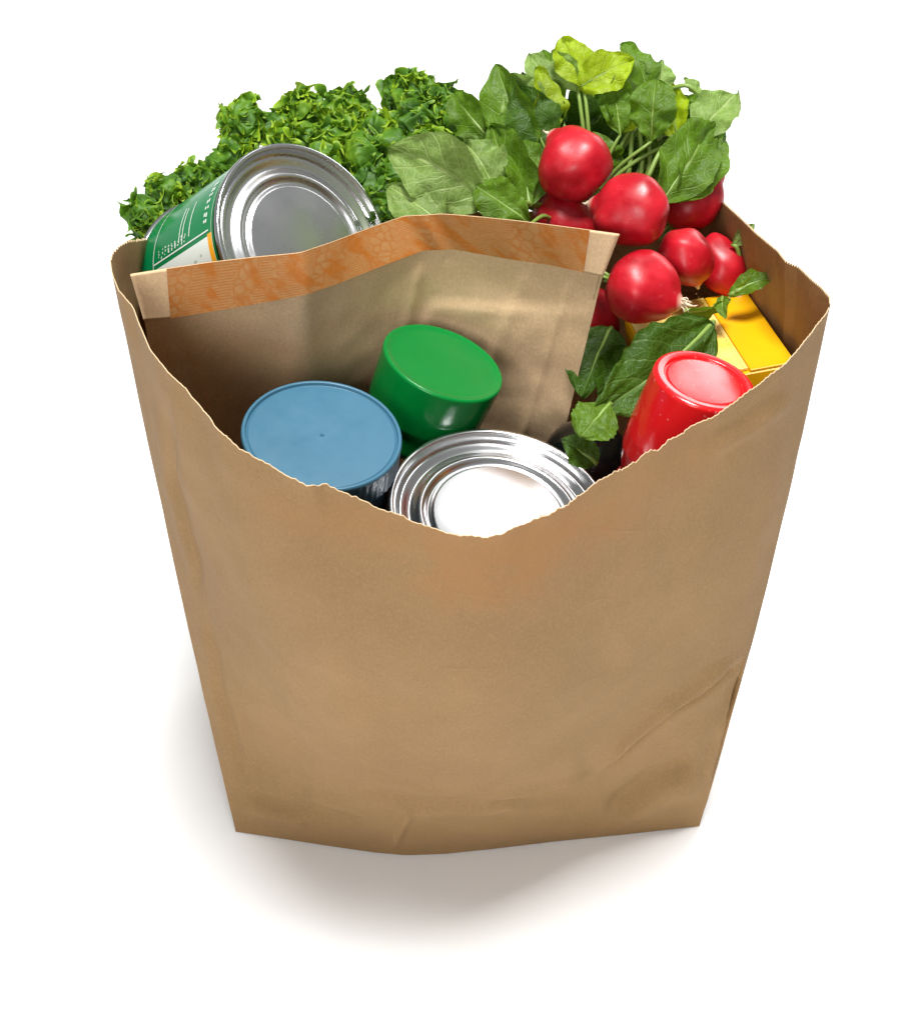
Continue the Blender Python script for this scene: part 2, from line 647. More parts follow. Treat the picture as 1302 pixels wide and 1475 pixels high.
    # serrated, partly torn rim
    acc = 0.
    for i in range(NC):
        acc += np.linalg.norm(P[i, -1] - P[i - 1, -1]) if i else 0
        p, u = panel[i]
        tooth = abs((acc / .0036) % 1 - .5) * 2
        amp = .0021
        torn = 0.
        if p == 0:
            torn = .0022 * mnoise.noise(Vector((acc * 90, 3.1, 0))) + .0012 * mnoise.noise(Vector((acc * 330, 7.7, 0)))
            amp = .0005 + .0007 * max(0, mnoise.noise(Vector((acc * 14, .4, 0))))
            if u > .82:
                amp, torn = .0010, torn * .4
            if u < .22:
                amp, torn = .0004, torn * .35
        h = -amp * tooth + torn
        ax = unit(P[i, -1] - P[i, -4])
        for r_, f in ((-1, 1), (-2, .6), (-3, .25)):
            P[i, r_] += ax * h * f
    nrm = normals(P)
    bag = thing('paper_grocery_bag', 'big open brown kraft paper bag with jagged rim, full of groceries', 'bag')
    TH = .0005
    starts = np.cumsum([0, nf, nr, nb, nl])
    names = ['front_panel', 'side_panel', 'back_panel', 'side_panel']
    for p in range(4):
        idx = [(starts[p] + i) % NC for i in range([nf, nr, nb, nl][p] + 1)]
        A = P[idx] + nrm[idx] * TH / 2
        I = P[idx] - nrm[idx] * TH / 2
        n = len(idx)
        V = list(A.reshape(-1, 3)) + list(I.reshape(-1, 3))
        F = grid_faces(n, rows) + [tuple(reversed(f)) for f in grid_faces(n, rows, n * rows)]
        k0 = len(V)
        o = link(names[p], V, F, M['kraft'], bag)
        # the cut edge, paler where the fibres show
        V, F = [], []
        for i in range(n):
            V += [A[i, -1], I[i, -1], A[i, -1] + (A[i, -1] - A[i, -2]) * .001]
            m_ = (A[i, -1] + I[i, -1]) / 2 + unit(P[idx[i], -1] - P[idx[i], -3]) * .0002
            V[-1] = m_
        for i in range(n - 1):
            a, b = 3 * i, 3 * i + 3
            F += [(a, b, b + 2, a + 2), (a + 2, b + 2, b + 1, a + 1)]
        link('cut_edge', V, F, M['torn'], o)
    base = [P[i, 0] * np.array([1, 1, 0]) + np.array([0, 0, .0012]) for i in range(0, NC, 6)]
    ctr = np.mean(base, 0)
    V = [ctr] + base
    F = [(0, i + 1, (i + 1) % len(base) + 1) for i in range(len(base))]
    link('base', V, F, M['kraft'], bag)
    return bag


build_bag()


# ------------------------------------------------------------------ kraft sack with the orange tape
def build_sack():
    top = [(188, 395, .018), (233, 388, .017), (300, 378, .016), (360, 371, .014), (432, 364, .012), (480, 348, .030), (530, 329, .050), (582, 311, .066),
           (640, 308, .070), (700, 313, .068), (780, 322, .062), (892, 337, .050)]
    seam = [(208, 460, .017), (240, 458, .016), (300, 448, .015), (365, 437, .013), (440, 423, .011), (490, 406, .030), (550, 382, .050), (611, 359, .068),
            (655, 358, .072), (722, 370, .069), (795, 381, .062), (868, 397, .050)]
    low = [(240, 640, .045), (280, 650, .047), (330, 655, .049), (390, 655, .051), (450, 655, .054), (500, 650, .066), (560, 645, .078), (620, 640, .080),
           (670, 640, .076), (710, 640, .071), (755, 640, .064), (808, 640, .055)]
    n = 120
    key = np.arange(12)
    key = [p[0] for p in seam]
    T = smooth(resample([aty(*p) for p in top], n, key), 1)
    S = smooth(resample([aty(*p) for p in seam], n, key), 1)
    L = smooth(resample([aty(*p) for p in low], n, key), 1)
    L2 = L + (L - S) * .7
    rows = 60
    sack = thing('kraft_sack', 'folded kraft paper sack with orange printed tape across its top, standing inside the bag', 'paper sack')
    # body
    P = np.zeros((n, rows, 3))
    tv = np.linspace(0, 1, rows)
    for j, t in enumerate(tv):
        a = S * (1 - t) ** 2 + 2 * t * (1 - t) * ((S + L2) / 2 + (S - L2) * .05) + L2 * t * t
        P[:, j] = a
    px = proj(P)
    N_ = unit(np.array([0, -.93, .36]))
    off = np.zeros((n, rows))
    # the bulge with its folded edge right of the crease, then soft wrinkles
    X, Y = px[..., 0], px[..., 1]
    rx = np.clip((X - 600 - (470 - Y).clip(-60, 60) * .4) / 14, 0, 1)
    ry = np.clip((Y - 432 - (X - 700) * .05) / 14, 0, 1)
    off += .0022 * rx * rx * (3 - 2 * rx) * ry * ry * (3 - 2 * ry) * np.clip((870 - X) / 140, 0, 1)
    off += .0022 * np.exp(-((X - 432 + (Y - 420) * .08) / 16) ** 2) - .002 * np.exp(-((X - 470) / 22) ** 2)
    off += .0016 * np.exp(-(((X - 612) + (Y - 360) * .25) / 7) ** 2)
    off += .0010 * np.exp(-((X - 742 + (Y - 430) * .4) / 9) ** 2)
    off += .0016 * np.exp(-(((X - 820) + (Y - 400) * .30) / 5) ** 2) * np.clip((Y - 395) / 30, 0, 1)
    off -= .0012 * np.exp(-(((X - 250) - (Y - 460) * .30) / 10) ** 2)
    for i in range(n):
        for j in range(rows):
            off[i, j] += .0020 * mnoise.noise(Vector(P[i, j] * 28)) + .0008 * mnoise.noise(Vector(P[i, j] * 75))
    off *= np.clip(tv / .06, 0, 1)[None, :]
    P = P + N_ * off[..., None]
    back = P + np.array([0, .010, -.002]) * np.clip(tv / .5, .08, 1)[None, :, None]
    V = list(P.reshape(-1, 3))
    link('front_sheet', V, [tuple(reversed(f)) for f in grid_faces(n, rows)], M['sack'], sack)
    link('back_sheet', list(back.reshape(-1, 3)), grid_faces(n, rows), M['sack'], sack)
    # side gusset strips close the two sheets
    for i in (0, n - 1):
        mid = (P[i] + back[i]) / 2 + np.array([.002 if i else -.002, 0, 0]) * -1
        V = np.stack([P[i], mid, back[i]], 1).reshape(-1, 3)
        F = []
        for j in range(rows - 1):
            for k_ in range(2):
                a = j * 3 + k_
                F.append((a, a + 1, a + 4, a + 3))
        link('gusset', V, F, M['sack'], sack)
    # folded top flap, 2.5 mm proud of the body: front, lower lip, back
    fr = 22
    fwd = N_ * .0022
    flap = np.zeros((n, fr, 3))
    wr = np.array([.0011 * mnoise.noise(Vector(T[i] * 60)) + .0016 * math.exp(-((proj(T[i])[0] - 610) / 9) ** 2) - .0014 * math.exp(-((proj(T[i])[0] - 632) / 9) ** 2)
                   + .0012 * math.exp(-((proj(T[i])[0] - 440) / 8) ** 2) for i in range(n)])
    for j in range(fr):
        t = j / (fr - 1)
        flap[:, j] = T * (1 - t) + S * t + fwd * (.4 + .6 * t) + N_ * wr[:, None] * (.5 + .5 * math.sin(math.pi * t))
    fb = flap - fwd * 1.4
    V = list(flap.reshape(-1, 3)) + list(fb.reshape(-1, 3))
    F = [tuple(reversed(f)) for f in grid_faces(n, fr)] + grid_faces(n, fr, n * fr)
    for i in range(n - 1):
        for j in (0, fr - 1):
            a, b = i * fr + j, (i + 1) * fr + j
            F.append((a, b, b + n * fr, a + n * fr) if j == 0 else (b, a, a + n * fr, b + n * fr))
    for i in (0, n - 1):
        for j in range(fr - 1):
            a, b = i * fr + j, i * fr + j + 1
            F.append((a, b, b + n * fr, a + n * fr))
    fl = link('top_flap', V, F, M['sack'], sack)
    # the printed tape, from 7% to 96.5% of the width
    sel = [i for i in range(n) if .058 <= i / (n - 1) <= .965]
    V, uv = [], []
    for i in sel:
        for j in range(fr):
            jj = j
            V.append(flap[i, jj] + N_ * .00035 + np.array([0, 0, .0002 if j == 0 else 0]))
            uv.append(((i - sel[0]) / (sel[-1] - sel[0]), j / (fr - 1)))
    link('orange_tape', V, [tuple(reversed(f)) for f in grid_faces(len(sel), fr)], M['tape'], fl, uv=uv)


build_sack()


# ------------------------------------------------------------------ tins and jars
def frame(n, roll=0.):
    """euler of a frame whose z is n"""
    n = Vector(n).normalized()
    q = n.to_track_quat('Z', 'Y')
    return (q.to_matrix() @ Matrix.Rotation(roll, 3, 'Z')).to_euler(), q.to_matrix() @ Matrix.Rotation(roll, 3, 'Z')


def tin_can(c, n, R, L, label, side_mat, lid_mat='tin'):
    c, n = np.asarray(c), unit(n)
    e, mat = frame(n)
    t = thing('tin_can', label, 'tin can', c - n * L, e, 'large round tins')
    s = R / .055
    Z = L
    # lid: countersunk panel with two beads and a raised centre
    keys = [(0, -.0040), (.58, -.0040), (.635, -.0058), (.70, -.0036), (.80, -.0062), (.885, -.0044), (.938, -.0054)]
    prof = [(0, Z + keys[0][1])]
    for (r0, h0), (r1, h1) in zip(keys[1:-1], keys[2:]):
        for f in np.linspace(0, 1, 12, endpoint=False):
            g_ = f * f * (3 - 2 * f)
            prof.append(((r0 + (r1 - r0) * f) * .055 * s, Z + (h0 + (h1 - h0) * g_) * s))
    prof.append((keys[-1][0] * .055 * s, Z + keys[-1][1] * s))
    lathe('lid', prof, M[lid_mat], t, 160)
    lathe('countersink', [(.938 * .055 * s, Z - .0054 * s), (.9485 * .055 * s, Z - .0005)], M['tin'], t, 160)
    rim = [(.0522 * s, Z - .0006), (.0524 * s, Z - .0001), (.0532 * s, Z + .0002), (.0544 * s, Z + .0001), (.0550 * s, Z - .0006), (.0551 * s, Z - .0026), (.0545 * s, Z - .0031), (.0536 * s, Z - .0033)]
    lathe('rim', rounded(rim, .0004, 3), M['tin'], t, 160)
    lathe('body', [(.0536 * s, Z - .003), (.0533 * s, Z - .006), (.0533 * s, .006), (.0536 * s, .003)], side_mat, t, 160)
    lathe('rim', [(.0535 * s, .0035), (.0549 * s, .0028), (.0551 * s, .0008), (.0542 * s, 0), (.0530 * s, .0006), (0, .003)], M['tin'], t, 160)
    return t, mat, Z, s


tin_can((.0148, -.0527, .318), (.145, -.147, .979), .0568, .095, 'silver tin with ringed lid between the blue lid and the front rim of the bag', M['tin_side'])

can, cmat, CZ, cs = tin_can((-.0871, .0838, .3916), (.615, -.463, .638), .0557, .092, 'tilted silver tin with a green label, leaning behind the kraft sack', M['tin_side'], 'tin_satin')
can_inv = np.array(cmat.transposed())
can_base = np.array(can.location)


def patch(name, a0, a1, h0, h1, r, m, parent, na=24, nh=2, skew=0.):
    V, F = [], []
    for i in range(na + 1):
        for j in range(nh + 1):
            f = j / nh
            a = a0 + (a1 - a0) * i / na + skew * (f - .5)
            V.append((r * math.cos(a), r * math.sin(a), h0 + (h1 - h0) * f))
    return link(name, V, grid_faces(na + 1, nh + 1), m, parent)


# where on the can's side the photograph's points lie: follow the pixel ray onto the cylinder
def on_can(x, y, r=.0546):
    o = can_inv @ (CAM - can_base)
    d = can_inv @ ray(x, y)
    a = d[0] ** 2 + d[1] ** 2
    b = 2 * (o[0] * d[0] + o[1] * d[1])
    c_ = o[0] ** 2 + o[1] ** 2 - r * r
    disc = b * b - 4 * a * c_
    tt = (-b - math.sqrt(max(disc, 0))) / (2 * a)
    q = o + d * tt
    return math.atan2(q[1], q[0]), q[2]


lab = patch('label', 0, 2 * math.pi, .0055, CZ - .0058, .0544, M['label_green'], can, 128, 2)
aE, hE = on_can(300, 336)       # corner of the white panel next to the orange stripe
aP, hP = on_can(243, 384)
sgn = 1 if on_can(306, 372)[0] > aE else -1     # direction from the panel's edge towards the packet
print('can angles', aE, hE, aP, hP, sgn, on_can(297, 300), on_can(306, 372))
hS = hE


def span(d0, d1):
    a, b = aE + sgn * d0, aE + sgn * d1
    return min(a, b), max(a, b)


p_ = patch('white_panel', *span(.02, .95), .012, hS - .0012, .05458, M['label_white'], lab, 24, 2)
patch('orange_stripe', *span(.0, .95), hS - .0012, hS + .0030, .05462, M['label_orange'], lab, 24, 2)
patch('dark_band', 0, 2 * math.pi, hS + .0030, CZ - .0059, .05456, M['label_dark'], lab, 96, 1)
patch('white_line', 0, 2 * math.pi, hS + .0030, hS + .0033, .05466, M['label_white'], lab, 96, 1)
patch('white_line', 0, 2 * math.pi, .020, .0207, .05464, M['label_white'], lab, 96, 1)
patch('white_line', *span(-.045, -.030), .021, hS, .05464, M['label_white'], lab, 2, 4)
for d_, h0_, h1_ in ((.0, .049, .0498), (.02, .0525, .0533), (.0, .0600, .0608)):
    patch('printed_stroke', *span(-.50 + d_, -.10 + d_), h0_, h1_, .05466, M['label_white'], lab, 8, 1)
# rows of tiny unreadable print: a row along the panel, a column next to the lid
for i in range(9):
    h = .026 + i * .0036
    for q in range(3):
        dd = -.16 + .035 * q + random.uniform(-.01, .01)
        hh = h + random.uniform(0, .0012)
        patch('printed_mark', *span(dd, dd + random.uniform(.015, .032)), hh, hh + random.uniform(.0005, .0015), .05466, M['label_white'], lab, 2, 1)
for i in range(7):
    dd = -.62 + i * .075
    for q in range(2):
        hh = hS - .0052 + q * .0021 + random.uniform(-.0003, .0003)
        patch('printed_mark', *span(dd + random.uniform(0, .01), dd + random.uniform(.035, .055)), hh, hh + .0013, .05466, M['label_white'], lab, 2, 1)
for i in range(26):
    dd, hh = random.uniform(.08, .6), random.uniform(.02, hS - .006)
    patch('printed_mark', *span(dd, dd + random.uniform(.01, .05)), hh, hh + random.uniform(.0006, .003), .05464, M['label_grey'], lab, 2, 1)

# blue lidded jar
c, n = np.array([-.0737, -.037, .354]), unit((.128, -.096, .987))
e, _ = frame(n)
LJ = .10
jar = thing('jar', 'jar with a broad flat blue plastic lid beside the silver tin', 'jar', c - n * LJ, e)
R = .0398
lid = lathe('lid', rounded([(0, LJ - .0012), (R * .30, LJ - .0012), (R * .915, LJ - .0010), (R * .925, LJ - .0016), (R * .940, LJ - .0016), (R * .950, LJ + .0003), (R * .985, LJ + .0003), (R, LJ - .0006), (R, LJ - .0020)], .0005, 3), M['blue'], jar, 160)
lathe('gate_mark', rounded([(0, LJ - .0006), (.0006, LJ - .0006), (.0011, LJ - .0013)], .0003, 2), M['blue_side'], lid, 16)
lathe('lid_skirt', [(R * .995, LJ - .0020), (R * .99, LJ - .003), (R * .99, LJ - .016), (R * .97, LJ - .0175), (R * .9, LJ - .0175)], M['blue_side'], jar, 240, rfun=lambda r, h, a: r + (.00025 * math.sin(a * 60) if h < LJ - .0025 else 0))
lathe('body', rounded([(R * .9, LJ - .017), (R * .93, LJ - .025), (R * .93, .004), (R * .9, 0), (0, .001)], .003, 4), M['jar'], jar, 96)

# green capped jar
c, n = np.array([-.0138, .0285, .3520]), unit((.338, .026, .941))
e, _ = frame(n)
LJ = .050
jar = thing('canister', 'canister with a tall glossy green plastic cap against the kraft sack', 'canister', c - n * LJ, e)
R = .0336
lathe('cap', rounded([(0, LJ - .0016), (R * .55, LJ - .0014), (R * .86, LJ - .0010), (R * .925, LJ - .0002), (R * .965, LJ + .0002), (R * .992, LJ - .0009), (R * .99, LJ - .0030), (R * .94, LJ - .030), (R * .90, LJ - .034)], .0012, 5), M['green'], jar, 160)
lathe('body', rounded([(R * .88, LJ - .033), (R * .87, .004), (R * .8, 0), (0, .001)], .003, 4), M['green'], jar, 96)

# red tapered cap
c, n = np.array([.1141, -.0262, .3790]), unit((.202, .024, .979))
e, _ = frame(n)
LJ = .12
jar = thing('bottle', 'bottle with a shiny red cap flaring downwards next to the yellow carton', 'bottle', c - n * LJ, e)
R = .0260
lathe('cap', rounded([(0, LJ - .0010), (R * .72, LJ - .0010), (R * .745, LJ - .0014), (R * .765, LJ - .0014), (R * .79, LJ - .0001), (R * .93, LJ + .0002), (R * .985, LJ - .0006), (R * 1.0, LJ - .0018), (R * 1.06, LJ - .020), (R * 1.11, LJ - .036), (R * 1.11, LJ - .046), (R * 1.04, LJ - .056), (R * .95, LJ - .064)], .0006, 4), M['red'], jar, 160)
lathe('body', rounded([(R * .95, LJ - .063), (R * 1.1, LJ - .075), (R * 1.1, .004), (R, 0), (0, .001)], .003, 4), M['red'], jar, 96)

# dark bottle in the gap
e, _ = frame((.10, -.12, .98))
LJ = .13
jar = thing('bottle', 'near-black glossy bottle top deep in the gap between silver tin and red cap', 'bottle', np.array([.066, .020, .310]) - unit((.10, -.12, .98)) * LJ, e)
R = .0250
lathe('cap', rounded([(0, LJ), (R * .30, LJ - .0005), (R * .62, LJ - .003), (R * .84, LJ - .008), (R * .95, LJ - .015), (R * .97, LJ - .026), (R * .9, LJ - .028)], .004, 5), M['black'], jar, 96)
lathe('body', rounded([(R * .9, LJ - .027), (R, LJ - .034), (R, .004), (R * .9, 0), (0, .001)], .003, 4), M['black'], jar, 96)


# ------------------------------------------------------------------ yellow carton
def build_carton():
    Rf, Rb = np.array([.1665, .008, .3660]), np.array([.1555, .100, .3515])
    v = Rb - Rf
    Lb = np.linalg.norm(v)
    v = v / Lb
    u = unit(np.array([-1, -.06, -.14]) - v * (np.array([-1, -.06, -.14]) @ v))   # to the left
    n = unit(np.cross(v, u))
    if n[2] < 0:
        n = -n
    W, H = .070, .036
    Rf = Rf + u * W
    mat = Matrix((tuple(-u), tuple(v), tuple(n))).transposed()      # x runs to the right, so count x from the left side
    t = thing('carton', 'yellow cardboard carton wedged along the right inner wall of the bag', 'carton', Rf - n * H, mat.to_euler())

    def slab(name, x0, x1, y0, y1, z0, z1, m, parent, bev=.0006):
        V, F = [], []
        x0, x1 = W - x1, W - x0
        for z, d in ((z0, 0), (z1 - bev, 0), (z1, bev)):
            V += [(x0 + d, y0 + d, z), (x1 - d, y0 + d, z), (x1 - d, y1 - d, z), (x0 + d, y1 - d, z)]
        for k_ in range(2):
            for i in range(4):
                a, b = k_ * 4 + i, k_ * 4 + (i + 1) % 4
                F.append((a, b, b + 4, a + 4))
        F += [(3, 2, 1, 0), (8, 9, 10, 11)]
        return link(name, V, F, m, parent, flat=True)
    slab('body', 0, W, 0, Lb, 0, H - .0016, M['yellow'], t)
    f1 = slab('flap', .0005, .024, .0005, Lb - .0005, H - .0012, H, M['yellow'], t, .0003)
    f2 = slab('flap', .0246, W - .001, .0030, Lb - .0005, H - .0011, H + .0004, M['pale_yellow'], t, .0003)
    slab('slit', .0375, .0383, .020, .075, H + .0004, H + .00052, M['ink'], f2, .00002)
    slab('slit', .0405, .0409, .030, .075, H + .0004, H + .00052, M['ink'], f2, .00002)
    for i in range(14):
        y = .012 + i * .0042
        for x in (.0425, .0455):
            ln = random.uniform(.0012, .0026)
            slab('printed_mark', x, x + ln, y, y + .0012, H + .0004, H + .0005, M['ink'] if i % 3 else M['cardboard'], f2, .00002)
    for i in range(22):
        slab('perforation', .0268, .0271, .004 + i * .0045, .0058 + i * .0045, H + .0004, H + .0005, M['cardboard'], f2, .00002)


build_carton()


# ------------------------------------------------------------------ radishes
def radish(x, y, rx, ry, d, ax, label, tail=None, crown=True, taper=.16):
    """centre pixel, half axes in px, depth; ax: direction (dx, dy in the picture, towards the camera) of the tail"""
    c = atd(x, y, d)
    s = d / FPX
    axis = unit(RT * ax[0] - UP * ax[1] - FW * ax[2])
    e, _ = frame(axis)
    t = thing('radish', label, 'radish', c, e, 'red radishes of the bunch')
    r, L = rx * s, ry * s
    nu, nv = 48, 32
    V, F, T = [], [], []
    ph = random.uniform(0, 50)
    for i in range(nu):
        a = 2 * math.pi * i / nu
        for j in range(nv + 1):
            th = math.pi * j / nv
            z = math.cos(th)
            rr = math.sin(th) ** .92
            if z > 0:
                rr *= 1 - taper * z * z
            k_ = 1 + .17 * mnoise.noise(Vector((math.cos(a) * rr * 1.1 + ph, math.sin(a) * rr * 1.1, z * 1.1))) + .012 * mnoise.noise(Vector((math.cos(a) * rr * 4 + ph, math.sin(a) * rr * 4, z * 4)))
            zz = z * (1 - .06 * math.exp(-((th - math.pi) / .35) ** 2))
            if z > .94:
                zz += (z - .94) * 2.2 * (1 + taper)
            V.append((rr * r * k_, 0, zz * L * k_))
            V[-1] = (rr * r * k_ * math.cos(a), rr * r * k_ * math.sin(a), zz * L * k_)
            T.append(max(0, (z - .965) / .035) * .9 + max(0, (-z - .97) / .03) * (.6 if crown else 0))
    F = grid_faces(nu, nv + 1, 0, True)
    F = [tuple(reversed(f)) for f in F]
    link('body', V, F, M['radish'], t, tint=T)
    tl = tail if tail else .006
    zt = L * 1.10
    path = [(0, 0, zt * .97), (.0004, .0002, zt + tl * .3), (.0012, -.0004, zt + tl * .7), (.0022, .0005, zt + tl)]
    tube('root_tail', curve_pts(path, 8), np.linspace(.0014, .0002, 8), M['root'], t, 6)
    if crown:
        V, F = [], []
        for q in range(5):
            a = q * 1.26 + random.uniform(-.3, .3)
            p0 = np.array([.0012 * math.cos(a), .0012 * math.sin(a), -L * .92])
            p1 = p0 + np.array([.0016 * math.cos(a), .0016 * math.sin(a), -.006])
            v_, f_ = tube_arrays(curve_pts([p0, p1, p1 + np.array([.0018 * math.cos(a + .5), .0018 * math.sin(a + .5), -.005])], 5), np.linspace(.0011, .0007, 5), 5, len(V))
            V += v_
            F += f_
        link('stem_crown', V, F, M['stem'], t)
    return c


radish(828, 238, 54, 53, .860, (-.75, -.95, -.1), 'large round red radish topmost of the pile, under the yellow-green leaves', .004)
radish(908, 303, 53, 61, .832, (-.95, -.30, -.55), 'big oval red radish at the middle of the pile beside the sack corner', .003, False)
radish(1000, 290, 41, 50, .890, (.75, -.72, .1), 'red radish with its pale tail pointing up beneath the drooping leaf', .005, True, .35)
radish(925, 417, 54, 56, .826, (.92, .38, .35), 'plump red radish with frayed pale root end above the yellow carton', .008)
radish(988, 372, 39, 47, .852, (.35, .6, -.5), 'small red radish squeezed beneath the big oval one', .003, False)
radish(1038, 381, 33, 50, .880, (.4, .8, .2), 'dark red slender radish nearest the right inner wall of the bag', .004, False)
radish(815, 320, 48, 42, .880, (-.5, .8, -.3), 'shaded red radish peeking over the sack below the topmost radish', .004, False)
radish(852, 462, 40, 44, .900, (.2, .9, .1), 'deep shaded red radish hidden behind the right edge of the sack', .004)
# frayed root hairs of the plump radish
rh = bpy.data.objects.get('radish.003')
V, F = [], []
for q in range(9):
    a = q * .7
    p0 = np.array([.0022 * math.cos(a), .0022 * math.sin(a), .0215])
    p1 = p0 + np.array([.0016 * math.cos(a * 2.1), .0016 * math.sin(a * 1.7), random.uniform(.002, .004)])
    p2 = p1 + np.array([random.uniform(-.003, .003), random.uniform(-.003, .003), random.uniform(.0, .003)])
    v_, f_ = tube_arrays(curve_pts([p0, p1, p2], 6), np.linspace(.0007, .0001, 6), 5, len(V))
    V += v_
    F += f_
link('root_hair', V, F, M['root'], rh)


# ------------------------------------------------------------------ smooth leaves
def prof_oval(t):
    return max(0., math.sin(math.pi * min(1, t * .97 + .03) ** .85)) ** .75


def prof_round(t):
    return max(0., math.sin(math.pi * min(1, t * .98 + .02) ** 1.15)) ** .6


def prof_lobed(t):
    a = max(0., math.sin(math.pi * min(1., t / .92) ** .95)) ** .6
    b = .35
    return max(.10, a, b) * min(1, (1 - t) / .08) ** .5 * min(1, t / .05) ** .5


def leaf(parent, name, base, tip, wpx, mat, roll=0., bend=0., cup=.15, prof=prof_oval, wave=.11, teeth=.025, stem_to=None, curl=0., side=0., fold=0., nu=36, nv=18):
    """base, tip: (px, py, depth); wpx: half width in px; roll turns the blade about its midrib (0: faces the camera)"""
    b, t_ = atd(*base), atd(*tip)
    ax = t_ - b
    Lg = np.linalg.norm(ax)
    ax = ax / Lg
    view = unit(CAM - (b + t_) / 2)
    Nn = unit(view - ax * (view @ ax))
    Ss = np.cross(ax, Nn)
    Nr = Nn * math.cos(roll) + Ss * math.sin(roll)
    Sr = np.cross(ax, Nr)
    wd = wpx * (base[2] + tip[2]) / 2 / FPX
    V, uv = [], []
    sd = random.uniform(0, 90)
    for i in range(nu + 1):
        t = i / nu
        cpt = b + ax * Lg * t + Nr * bend * Lg * math.sin(math.pi * t * .9) + Sr * side * Lg * math.sin(math.pi * t)
        cpt = cpt + (-Nr) * curl * Lg * t ** 3
        wl = wd * prof(t)
        for j in range(nv + 1):
            v = (j / nv) * 2 - 1
            edge = abs(v)
            ww = wl * (1 + teeth * edge * math.sin(t * 52 + 1.3 * (1 if v > 0 else 2.2)) * (.6 + .4 * math.sin(t * 23)))
            lift = cup * wd * edge ** 1.5 * (.5 + .5 * prof(t))
            lift += wave * wd * edge ** 1.5 * (math.sin(t * 11 + sd + (2 if v > 0 else 0)) + .6 * math.sin(t * 23 + sd * 1.7 + (1 if v > 0 else 4)))
            if v > 0:
                lift += fold * wd * v
            # blistered surface between the veins
            lift += .16 * wd * mnoise.noise(Vector((t * 3.5 + sd, v * 2, sd))) + .06 * wd * mnoise.noise(Vector((t * 9 + sd, v * 5, 2))) + .025 * wd * mnoise.noise(Vector((t * 19 + sd, v * 10, 4)))
            ww *= 1 + .16 * mnoise.noise(Vector((t * 4 + sd, 1 if v > 0 else 7, sd)))
            lift -= .05 * wd * math.exp(-(v / .07) ** 2)
            sw = Sr * v * ww * (1 - .25 * max(0, fold) * max(0, v))
            V.append(cpt + sw + Nr * lift + ax * (.12 * wd * edge * (1 - t)))
            uv.append((.5 + v / 2, t))
    F = [tuple(reversed(f)) for f in grid_faces(nu + 1, nv + 1)]
    # make sure the blade's upper side faces along Nr
    o = link('leaf', V, F, M[mat], parent, uv=uv)
    me = o.data
    nsum = np.mean([np.array(p.normal) for p in list(me.polygons)[::7]], 0)
    if nsum @ Nr < 0:
        me.flip_normals()
    # midrib on the under side running on into the petiole
    rib = [V[i * (nv + 1) + nv // 2] - Nr * .0004 for i in range(0, int(nu * .8), 3)]
    if stem_to is not None:
        s0 = atd(*stem_to)
        rib = list(curve_pts([s0, (s0 + b) / 2 + Nr * .05 * np.linalg.norm(s0 - b) + np.array([0, 0, .004]), b], 8)[:-1]) + rib
    k_ = len(rib)
    tube('leaf_stem', rib, np.linspace(.0016, .0003, k_), M['stem'], o, 6)
    return o


gr = thing('radish_greens', 'bunch of smooth radish leaves rising behind the red radishes', 'leaves', atd(840, 300, .89))
inv = Matrix.Translation(-Vector(gr.location))


def gl(*a, **k_):
    k_['wave'] = k_.get('wave', .11) + .07
    k_['curl'] = k_.get('curl', random.uniform(0, .22))
    o = leaf(gr, 'leaf', *a, **k_)
    o.matrix_parent_inverse = inv
    return o


KN = (850, 290, .905)    # where the petioles are tied
gl((842, 128, .885), (812, 50, .88), 29, 'leaf_yellow', roll=.25, bend=-.06, cup=.2, prof=prof_round, stem_to=KN)
gl((838, 130, .890), (797, 70, .887), 22, 'leaf_pale', roll=-.5, bend=.05, cup=.1, prof=prof_oval)
gl((832, 126, .884), (914, 82, .88), 31, 'leaf_yellow', roll=-.2, bend=.08, cup=.2, prof=prof_oval, stem_to=KN)
gl((934, 146, .895), (890, 66, .90), 26, 'leaf_mid', roll=.8, bend=.2, cup=.3, stem_to=KN)
gl((940, 132, .90), (898, 78, .905), 24, 'leaf_pale', roll=-.4, bend=.15, cup=.2)
gl((950, 135, .91), (956, 84, .91), 20, 'leaf_pale', roll=.5, cup=.2, stem_to=KN)
gl((786, 200, .888), (776, 94, .883), 27, 'leaf_yellow', roll=.6, bend=.12, cup=.35, stem_to=KN)
gl((806, 165, .90), (782, 70, .905), 26, 'leaf_mid', roll=-.3, bend=.1, cup=.3, stem_to=KN)
gl((792, 150, .895), (764, 74, .90), 26, 'leaf_pale', roll=.4, bend=.1, cup=.3)
gl((778, 185, .892), (738, 104, .888), 36, 'leaf_pale', roll=-.2, bend=.1, cup=.25, wave=.12)
gl((772, 235, .885), (718, 92, .893), 40, 'leaf_mid', roll=-.45, bend=.10, cup=.35, wave=.1, stem_to=KN)
gl((790, 225, .880), (742, 122, .878), 40, 'leaf_dark', roll=.15, bend=.06, cup=.25, wave=.1, stem_to=KN)
gl((768, 292, .868), (700, 176, .88), 44, 'leaf_mid', roll=-.3, bend=.12, cup=.3, wave=.12, stem_to=(820, 320, .89))
gl((764, 296, .864), (745, 190, .875), 36, 'leaf_mid', roll=.4, bend=.05, cup=.25, wave=.1)
gl((716, 275, .860), (668, 200, .87), 36, 'leaf_pale', roll=.3, bend=.1, cup=.25, wave=.2)
gl((700, 296, .842), (558, 212, .842), 52, 'leaf_pale', roll=-.25, bend=.10, cup=.22, prof=prof_oval, wave=.05, side=.10, stem_to=(790, 300, .88))
gl((640, 328, .838), (557, 262, .842), 40, 'leaf_pale', roll=.3, bend=.06, cup=.25, wave=.05)
gl((764, 322, .838), (684, 266, .838), 31, 'leaf_mid', roll=.1, bend=.12, cup=.1, prof=prof_round, stem_to=(800, 320, .88))
